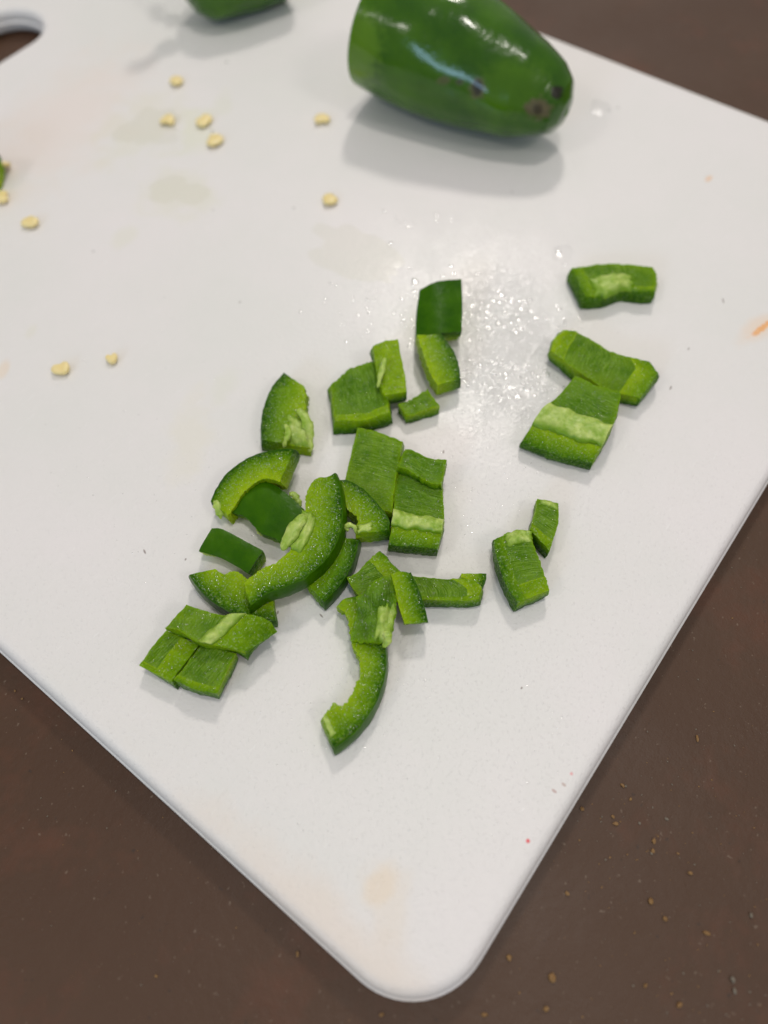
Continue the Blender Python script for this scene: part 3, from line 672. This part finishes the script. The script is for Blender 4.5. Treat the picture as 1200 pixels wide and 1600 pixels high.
# ------------------------------------------------------------------ whole pepper ends
def pepper(name, label, c0, c1, prof, lobes, scars, pales, darks, group=None, stem=None, nseg=160, nlen=150, wall=.0045, bend=0.0):
    root = empty(name, Vector((c0.x, c0.y, 0))); tag(root, label, 'pepper', group)
    ax = (c1 - c0); L = ax.length; ax.normalize(); side = ax.cross(Vector((0, 0, 1))).normalized(); up = side.cross(ax)
    ps = [p[0] for p in prof]; pr = [p[1] for p in prof]
    def rad(s):
        # monotone smooth interpolation
        for i in range(len(ps) - 1):
            if s <= ps[i + 1]:
                t = (s - ps[i]) / (ps[i + 1] - ps[i]); 
                p0 = pr[max(i - 1, 0)]; p1 = pr[i]; p2 = pr[i + 1]; p3 = pr[min(i + 2, len(pr) - 1)]
                return .5 * (2 * p1 + (-p0 + p2) * t + (2 * p0 - 5 * p1 + 4 * p2 - p3) * t * t + (-p0 + 3 * p1 - 3 * p2 + p3) * t ** 3)
        return pr[-1]
    def pos(s, th, off=0.0):
        r = max(rad(s), 0)
        endf = max(0, 1 - s) ** .5 if s > .9 else 1
        lb = 1 + lobes[0] * math.cos(3 * th + lobes[1]) * min(1, .4 + s) + lobes[2] * math.cos(2 * th + lobes[3] + s * 1.5)
        rr = max(r * lb - off, 0)
        dent = lobes[4] * math.exp(-(1 - math.cos(th - lobes[5])) * 7) * (s ** 6)
        rr *= 1 - dent
        p = c0 + ax * (L * s) + side * rr * math.cos(th) + up * rr * math.sin(th) + up * (bend * math.sin(math.pi * s))
        p += (side * math.cos(th) + up * math.sin(th)) * .0007 * mn.noise(p * 90) * min(1, rr / .005)
        return p
    V = []; A = {'scar': [], 'pale': [], 'dark': []}
    # even spacing towards the tip
    SS = [math.sin(math.pi / 2 * i / (nlen - 1)) for i in range(nlen)]
    for s in SS:
        for k in range(nseg):
            p = pos(min(s, .9995), 2 * math.pi * k / nseg); V.append(p); x, y = proj(p)
            facing = True
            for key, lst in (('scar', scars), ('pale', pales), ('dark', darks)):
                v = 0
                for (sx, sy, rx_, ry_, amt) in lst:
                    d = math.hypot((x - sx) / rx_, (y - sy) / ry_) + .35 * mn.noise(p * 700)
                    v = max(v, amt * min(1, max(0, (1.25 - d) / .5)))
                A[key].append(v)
    zmin = min(v.z for v in V)
    shift = Vector((0, 0, .00005 - zmin))
    F_ = []
    for i in range(nlen - 1):
        for k in range(nseg):
            F_.append((i * nseg + k, i * nseg + (k + 1) % nseg, (i + 1) * nseg + (k + 1) % nseg, (i + 1) * nseg + k))
    V.append(c0 + ax * L * .9998); tipi = len(V) - 1
    for kk in A: A[kk].append(A[kk][-1])
    for k in range(nseg): F_.append(((nlen - 1) * nseg + k, (nlen - 1) * nseg + (k + 1) % nseg, tipi))
    print('pepper zmin', name, zmin)
    V = [v + shift - root.location for v in V]
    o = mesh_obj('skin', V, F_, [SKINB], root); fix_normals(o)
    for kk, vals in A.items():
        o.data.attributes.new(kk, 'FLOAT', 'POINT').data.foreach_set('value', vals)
    # wall at the cut and the hollow inside
    V2, F2 = [], []; rings = [(0.0, 0.0003), (-.001, .0012), (0.0, wall), (.04, wall + .0004), (.3, wall), (.6, wall)]
    tone = []
    for ri, (s, off) in enumerate(rings):
        for k in range(nseg):
            V2.append(pos(max(s, 0), 2 * math.pi * k / nseg, off) + shift - root.location + ax * (-.0001 if ri < 2 else 0)); tone.append([0, .35, 1, 1, 1, 1][ri])
    for i in range(len(rings) - 1):
        for k in range(nseg):
            F2.append((i * nseg + k, (i + 1) * nseg + k, (i + 1) * nseg + (k + 1) % nseg, i * nseg + (k + 1) % nseg))
    F2.append(tuple((len(rings) - 1) * nseg + k for k in range(nseg)))
    f = mesh_obj('flesh', V2, F2, [FLESH], root)
    f.data.attributes.new('tone', 'FLOAT', 'POINT').data.foreach_set('value', tone)
    # three pale ribs running into the hollow
    for q in range(3):
        th = q * 2.09 + .5; Vr, Fr = [], []
        for i in range(12):
            s = .004 + .5 * i / 11
            for k in range(7):
                a = (k / 6 - .5); d = wall - .0006 + .006 * (1 - abs(a) * 2) * (1 + .2 * math.sin(i * 1.7 + q))
                Vr.append(pos(s, th + a * .38, d) + shift - root.location)
        for i in range(11):
            for k in range(6): Fr.append((i * 7 + k, i * 7 + k + 1, (i + 1) * 7 + k + 1, (i + 1) * 7 + k))
        Fr.append(tuple(range(7)))
        mesh_obj('membrane', Vr, Fr, [MEMB], root)
    if stem:
        P = arclen_resample([tuple(q) for q in stem], 20, True); Vs, Fs = [], []; ns = 10
        for i, p in enumerate(P):
            t = Vector(P[min(i + 1, 19)] - P[max(i - 1, 0)]).normalized(); s_ = t.orthogonal().normalized(); u_ = t.cross(s_)
            r = .0022 + .0022 * max(0, 1 - i / 5) + .0008 * (i / 19) ** 3
            for k in range(ns):
                a = 2 * math.pi * k / ns; Vs.append(Vector(p) + (s_ * math.cos(a) + u_ * math.sin(a)) * r * (1 + .08 * math.cos(5 * a)) - root.location)
        for i in range(19):
            for k in range(ns): Fs.append((i * ns + k, i * ns + (k + 1) % ns, (i + 1) * ns + (k + 1) % ns, (i + 1) * ns + k))
        Fs.append(tuple(range(ns))[::-1]); Fs.append(tuple(range(19 * ns, 20 * ns)))
        so = mesh_obj('stem', Vs, Fs, [STEM], root); fix_normals(so)
    return root
pepper('halved_pepper', 'glossy dark green pepper half lying on its side, rounded tip with brown scars',
       at(598, 48, .0180), at(884, 190, .0104),
       [(0, .0184), (.2, .0186), (.4, .0179), (.6, .0158), (.78, .0134), (.9, .0106), (.96, .0080), (.99, .0043), (1, .0008)],
       (.02, .4, .02, .3, .25, -.9),
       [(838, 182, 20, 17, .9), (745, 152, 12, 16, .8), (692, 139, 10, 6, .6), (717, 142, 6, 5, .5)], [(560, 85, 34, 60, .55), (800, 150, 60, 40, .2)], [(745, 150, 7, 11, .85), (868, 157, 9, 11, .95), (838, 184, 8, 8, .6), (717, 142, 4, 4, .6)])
c0 = at(432, -70, .0130); c1 = at(284, -17, .0125)
pepper('stem_end_of_pepper', 'dark green rounded pepper end cut off by the top edge of the photograph',
       c0, c1, [(0, .0135), (.3, .0140), (.6, .0134), (.8, .0118), (.93, .0085), (.98, .0050), (1, .001)],
       (.03, 1.4, .02, .3, .12, 1.9), [], [], [],
       stem=[c1 + Vector(d) for d in ((0, .004, .007), (.001, .006, .014), (-.002, .008, .022), (.002, .012, .030))])

# ------------------------------------------------------------------ seeds
seedlist = [(277, 126, 'pale seed lying alone nearest below the cut-off pepper end'), (262, 190, 'left seed of the small trio near the upper left'),
            (317, 189, 'upper right seed of the small trio near the upper left'), (333, 220, 'lowest wet seed of the small trio near the upper left'),
            (504, 188, 'seed lying in the shadow left of the big pepper half'), (513, 314, 'single seed between the big pepper half and the chopped pieces'),
            (10, 263, 'tilted seed leaning on the olive chunk at the left edge'), (4, 308, 'seed half cut off by the left edge'),
            (49, 346, 'large heart-shaped seed near the left edge'), (96, 575, 'larger of the two seeds in the middle of the left side'), (175, 560, 'smaller of the two seeds in the middle of the left side')]
for n_, (x, y, lab) in enumerate(seedlist):
    rng = random.Random(n_ + 3); rad = .0027 * rng.uniform(.88, 1.16) * (0.88 if y > 500 else 1.0) * (.75 if x == 175 else 1.0); V, F_ = [], []
    ns, nr = 22, 7; p = at(x, y, .0008); a0 = rng.uniform(0, 6.28)
    for k in range(nr + 1):
        ph = -math.pi / 2 + math.pi * k / nr
        for s in range(ns):
            th = 2 * math.pi * s / ns; c = math.cos(ph)
            r = rad * (1 + .20 * math.cos(th) - (.10 + .10 * ((n_ * 37) % 5) / 4) * math.cos(2 * th) + .09 * math.sin(3 * th + n_ * 2.1) - .22 * math.exp(-(1 - math.cos(th - 2.7)) * 9)) * (c ** .7 if c > 1e-6 else 0)
            z = .00085 * math.sin(ph) * (1 - .35 * math.exp(-((r / rad) - .35) ** 2 * 12)) + .0002 * math.cos(th * 2 + n_) * c
            V.append(Vector((r * math.cos(th), .84 * r * math.sin(th), z)))
    for k in range(nr):
        for s in range(ns): F_.append((k * ns + s, k * ns + (s + 1) % ns, (k + 1) * ns + (s + 1) % ns, (k + 1) * ns + s))
    o = mesh_obj('pepper_seed', V, F_, [SEED]); bmx = bmesh.new(); bmx.from_mesh(o.data); bmesh.ops.remove_doubles(bmx, verts=bmx.verts, dist=1e-6); bmx.to_mesh(o.data); bmx.free(); fix_normals(o)
    tilt = .7 if x == 10 else rng.uniform(-.08, .12)
    o.rotation_euler = (tilt, rng.uniform(-.06, .06), a0)
    o.location = Vector((p.x, p.y, .0010 + (.0013 if x == 10 else .0001)))
    tag(o, lab, 'seed', 'pepper seeds scattered on the board')

# ------------------------------------------------------------------ water
rng = random.Random(11)
def puddle(name, label, x, y, rx_, ry_, ang, h, mat, seed, warp=.25):
    p = at(x, y); V, F_ = [], []; ns, nr = 56, 7
    for k in range(nr):
        t = 1 - k / nr
        for s in range(ns):
            th = 2 * math.pi * s / ns; w = 1 + warp * mn.noise(Vector((math.cos(th) * 1.6, math.sin(th) * 1.6, seed))) + warp * .4 * mn.noise(Vector((math.cos(th) * 4, math.sin(th) * 4, seed + 5)))
            xx, yy = rx_ * t * w * math.cos(th), ry_ * t * w * math.sin(th)
            V.append(Vector((xx * math.cos(ang) - yy * math.sin(ang), xx * math.sin(ang) + yy * math.cos(ang), h * (1 - t ** 3) + .00002)))
    V.append(Vector((0, 0, h))); 
    for k in range(nr - 1):
        for s in range(ns): F_.append((k * ns + s, k * ns + (s + 1) % ns, (k + 1) * ns + (s + 1) % ns, (k + 1) * ns + s))
    for s in range(ns): F_.append(((nr - 1) * ns + s, (nr - 1) * ns + (s + 1) % ns, len(V) - 1))
    o = mesh_obj(name, V, F_, [mat]); o.location = (p.x, p.y, .00003)
    return tag(o, label, 'puddle')
puddle('water_puddle', 'round clear water spot just right of the pepper tip', 938, 170, .0042, .0034, .6, .0006, PUDDLE, 2)
puddle('water_puddle', 'clear water spot above the uppermost right piece', 879, 397, .0036, .0030, .2, .0005, PUDDLE, 4)
puddle('juice_puddle', 'wide faint film of juice left of the dark skin-up square', 560, 398, .0165, .0080, at_ang(500, 370, 620, 440), .0002, JUICE, 6, .5)
puddle('juice_puddle', 'faint juice smear left of the seed trio', 235, 200, .0110, .0090, .4, .0002, JUICE, 8, .6)
puddle('juice_puddle', 'faint juice smear below the seed trio', 272, 300, .0085, .0060, at_ang(230, 300, 300, 310), .0002, JUICE, 9, .5)
big = [(648, 441, 2.0), (645, 455, .8), (705, 416, .9), (709, 427, .9), (748, 428, 1.3), (692, 432, .8), (649, 464, .9), (650, 455, 1.0), (610, 380, 1.0), (600, 330, .8), (641, 420, .6),
       (928, 176, 1.1), (950, 172, .7), (965, 168, .8), (940, 181, .5), (873, 395, 1.1), (882, 413, .8), (800, 472, 1.2), (780, 473, 1.0), (814, 483, 1.2), (790, 490, 1.2), (737, 478, 1.2), (738, 492, .9), (812, 500, 1), (808, 520, 1.1),
       (812, 471, .9), (875, 484, 1.0), (870, 478, .7), (470, 488, .7), (516, 443, .7), (355, 97, .9), (274, 200, .8), (333, 205, 1.2), (338, 229, 1.0), (458, 325, .7), (332, 328, .5), (145, 393, .6), (508, 466, .5), (553, 470, .5), (573, 468, .6), (560, 493, .6), (575, 488, .5), (628, 468, .7), (615, 490, .7), (630, 500, .8)]
V, F_ = [], []
for (x, y, s) in big:
    dome(V, F_, at(x + rng.uniform(-1, 1), y) + Vector((0, 0, .00004)), Vector((0, 0, 1)), .00058 * s, .28, 14, 6, 1 + .3 * rng.random(), rng.random() * 3, .08)
def sprinkle(n, x, y, rx_, ry_, smin, smax, ang=0):
    for _ in range(n):
        a, r = rng.random() * 6.283, math.sqrt(rng.random()); dx, dy = rx_ * r * math.cos(a), ry_ * r * math.sin(a)
        ca, sa = math.cos(ang), math.sin(ang)
        dome(V, F_, at(x + dx * ca - dy * sa, y + dx * sa + dy * ca) + Vector((0, 0, .00004)), Vector((0, 0, 1)), .0014 * (smin + (smax - smin) * rng.random() ** 2), .28, 9, 4, 1 + .4 * rng.random(), rng.random() * 3, .1)
sprinkle(150, 790, 592, 92, 30, .12, .36, .12)
sprinkle(50, 740, 500, 28, 35, .12, .36)
sprinkle(60, 800, 490, 55, 38, .16, .50)
sprinkle(26, 640, 505, 14, 60, .12, .32, -.25)
sprinkle(30, 560, 490, 60, 55, .10, .26)
sprinkle(30, 890, 500, 26, 24, .10, .32)
sprinkle(40, 790, 640, 80, 60, .07, .14)
sprinkle(120, 640, 1180, 260, 160, .05, .11, 0)
sprinkle(90, 760, 780, 130, 90, .05, .12, 0)
sprinkle(90, 250, 700, 200, 260, .05, .11, 0)
sprinkle(14, 650, 345, 60, 12, .14, .3)
o = mesh_obj('water_droplets', V, F_, [WATER]); tag(o, 'tiny clear water droplets sprinkled over the white board', 'water droplets', kind='stuff')

# ------------------------------------------------------------------ crumbs on the counter
def crumb_mesh(V, F_, p, rx_, ry_, rz_, ang, sd):
    base = len(V); ns, nr = 7, 4
    for k in range(nr + 1):
        ph = -math.pi / 2 + math.pi * k / nr
        for s in range(ns):
            th = 2 * math.pi * s / ns; c = max(math.cos(ph), .02); w = 1 + .5 * mn.noise(Vector((math.cos(th) * c * 1.5, math.sin(th) * c * 1.5, math.sin(ph) + sd)))
            x, y = rx_ * c * math.cos(th) * w, ry_ * c * math.sin(th) * w
            V.append(p + Vector((x * math.cos(ang) - y * math.sin(ang), x * math.sin(ang) + y * math.cos(ang), rz_ * math.sin(ph) * w + rz_)))
    for k in range(nr):
        for s in range(ns): F_.append((base + k * ns + s, base + k * ns + (s + 1) % ns, base + (k + 1) * ns + (s + 1) % ns, base + (k + 1) * ns + s))
big_crumbs = [(862, 1527, .0009, .0006, 1.0, 'largest golden crumb on the counter, right of the board corner'),
              (1089, 1154, .00085, .0003, .6, 'slim orange crumb farthest up on the counter right of the board'),
              (909, 1264, .0005, .0004, .2, 'golden crumb closest to the right edge of the board'),
              (962, 1287, .0006, .0004, 2.2, 'orange oval crumb just beside the board, lower of a close pair'),
              (972, 1227, .0005, .00035, 1.4, 'small orange crumb right of the board, above the close pair'),
              (1021, 1314, .0006, .0004, .3, 'brownish orange crumb directly above the small triangular one'),
              (1020, 1330, .0005, .00035, .8, 'small triangular yellow crumb on the right counter'),
              (1039, 1436, .0005, .0004, .8, 'round orange crumb between the ring mark and the bottom right corner'),
              (1104, 1458, .0007, .0004, 2.0, 'elongated orange crumb near the right edge of the counter')]
for i, (x, y, a, b, an, lab) in enumerate(big_crumbs):
    V, F_ = [], []; p = at(x, y, -TH); crumb_mesh(V, F_, Vector((0, 0, 0)), a, b, min(a, b) * .6, an, i * 3.1)
    o = mesh_obj('crumb', V, F_, [CRUMB], smooth=False); o.location = p + Vector((0, 0, .00002)); tag(o, lab, 'crumb', 'larger crumbs on the counter')
V, F_, mi = [], [], []
def fine_crumbs(n, x0, x1, y0, y1, cond, smax=.00028):
    k = 0
    while k < n:
        x, y = rng.uniform(x0, x1), rng.uniform(y0, y1)
        if not cond(x, y): continue
        s = .8 * smax * (.25 + .75 * rng.random() ** 3); nf = len(F_)
        crumb_mesh(V, F_, at(x, y, -TH) + Vector((0, 0, .00002)), s * rng.uniform(1, 1.8), s, s * .5, rng.random() * 3, k)
        mi.extend([0 if rng.random() < .45 else 1] * (len(F_) - nf)); k += 1
fine_crumbs(260, 750, 1200, 1100, 1600, lambda x, y: y > 2775 - 1.66 * x, .00020)
fine_crumbs(35, 850, 1080, 1180, 1360, lambda x, y: y > 2775 - 1.66 * x, .00036)
fine_crumbs(60, 0, 600, 1080, 1600, lambda x, y: y > 1040 + .93 * x, .0002)
fine_crumbs(30, 1050, 1200, 850, 1100, lambda x, y: y > 2775 - 1.66 * x, .0002)
for (x, y, s) in ((795, 1496, .0006), (1144, 1530, .0006), (1147, 1548, .0005), (1061, 1570, .0006), (1008, 1540, .0004), (853, 1576, .0006), (1173, 1430, .0005), (1078, 1364, .0005), (1016, 1408, .0006), (957, 1276, .0004), (886, 1396, .0005), (24, 1080, .0003), (35, 1092, .0003), (465, 1490, .0005), (596, 1585, .0005), (757, 1585, .0006), (244, 1525, .0003)):
    nf = len(F_); crumb_mesh(V, F_, at(x, y, -TH) + Vector((0, 0, .00002)), s, s * .7, s * .5, rng.random() * 3, x); mi.extend([0 if x < 1100 else 1] * (len(F_) - nf))
o = mesh_obj('fine_crumbs', V, F_, [CRUMB, GREYCRUMB], mi=mi, smooth=False); tag(o, 'fine orange and pale crumbs sprinkled on the brown counter', 'crumbs', kind='stuff')
print('pieces', len(PIECES))
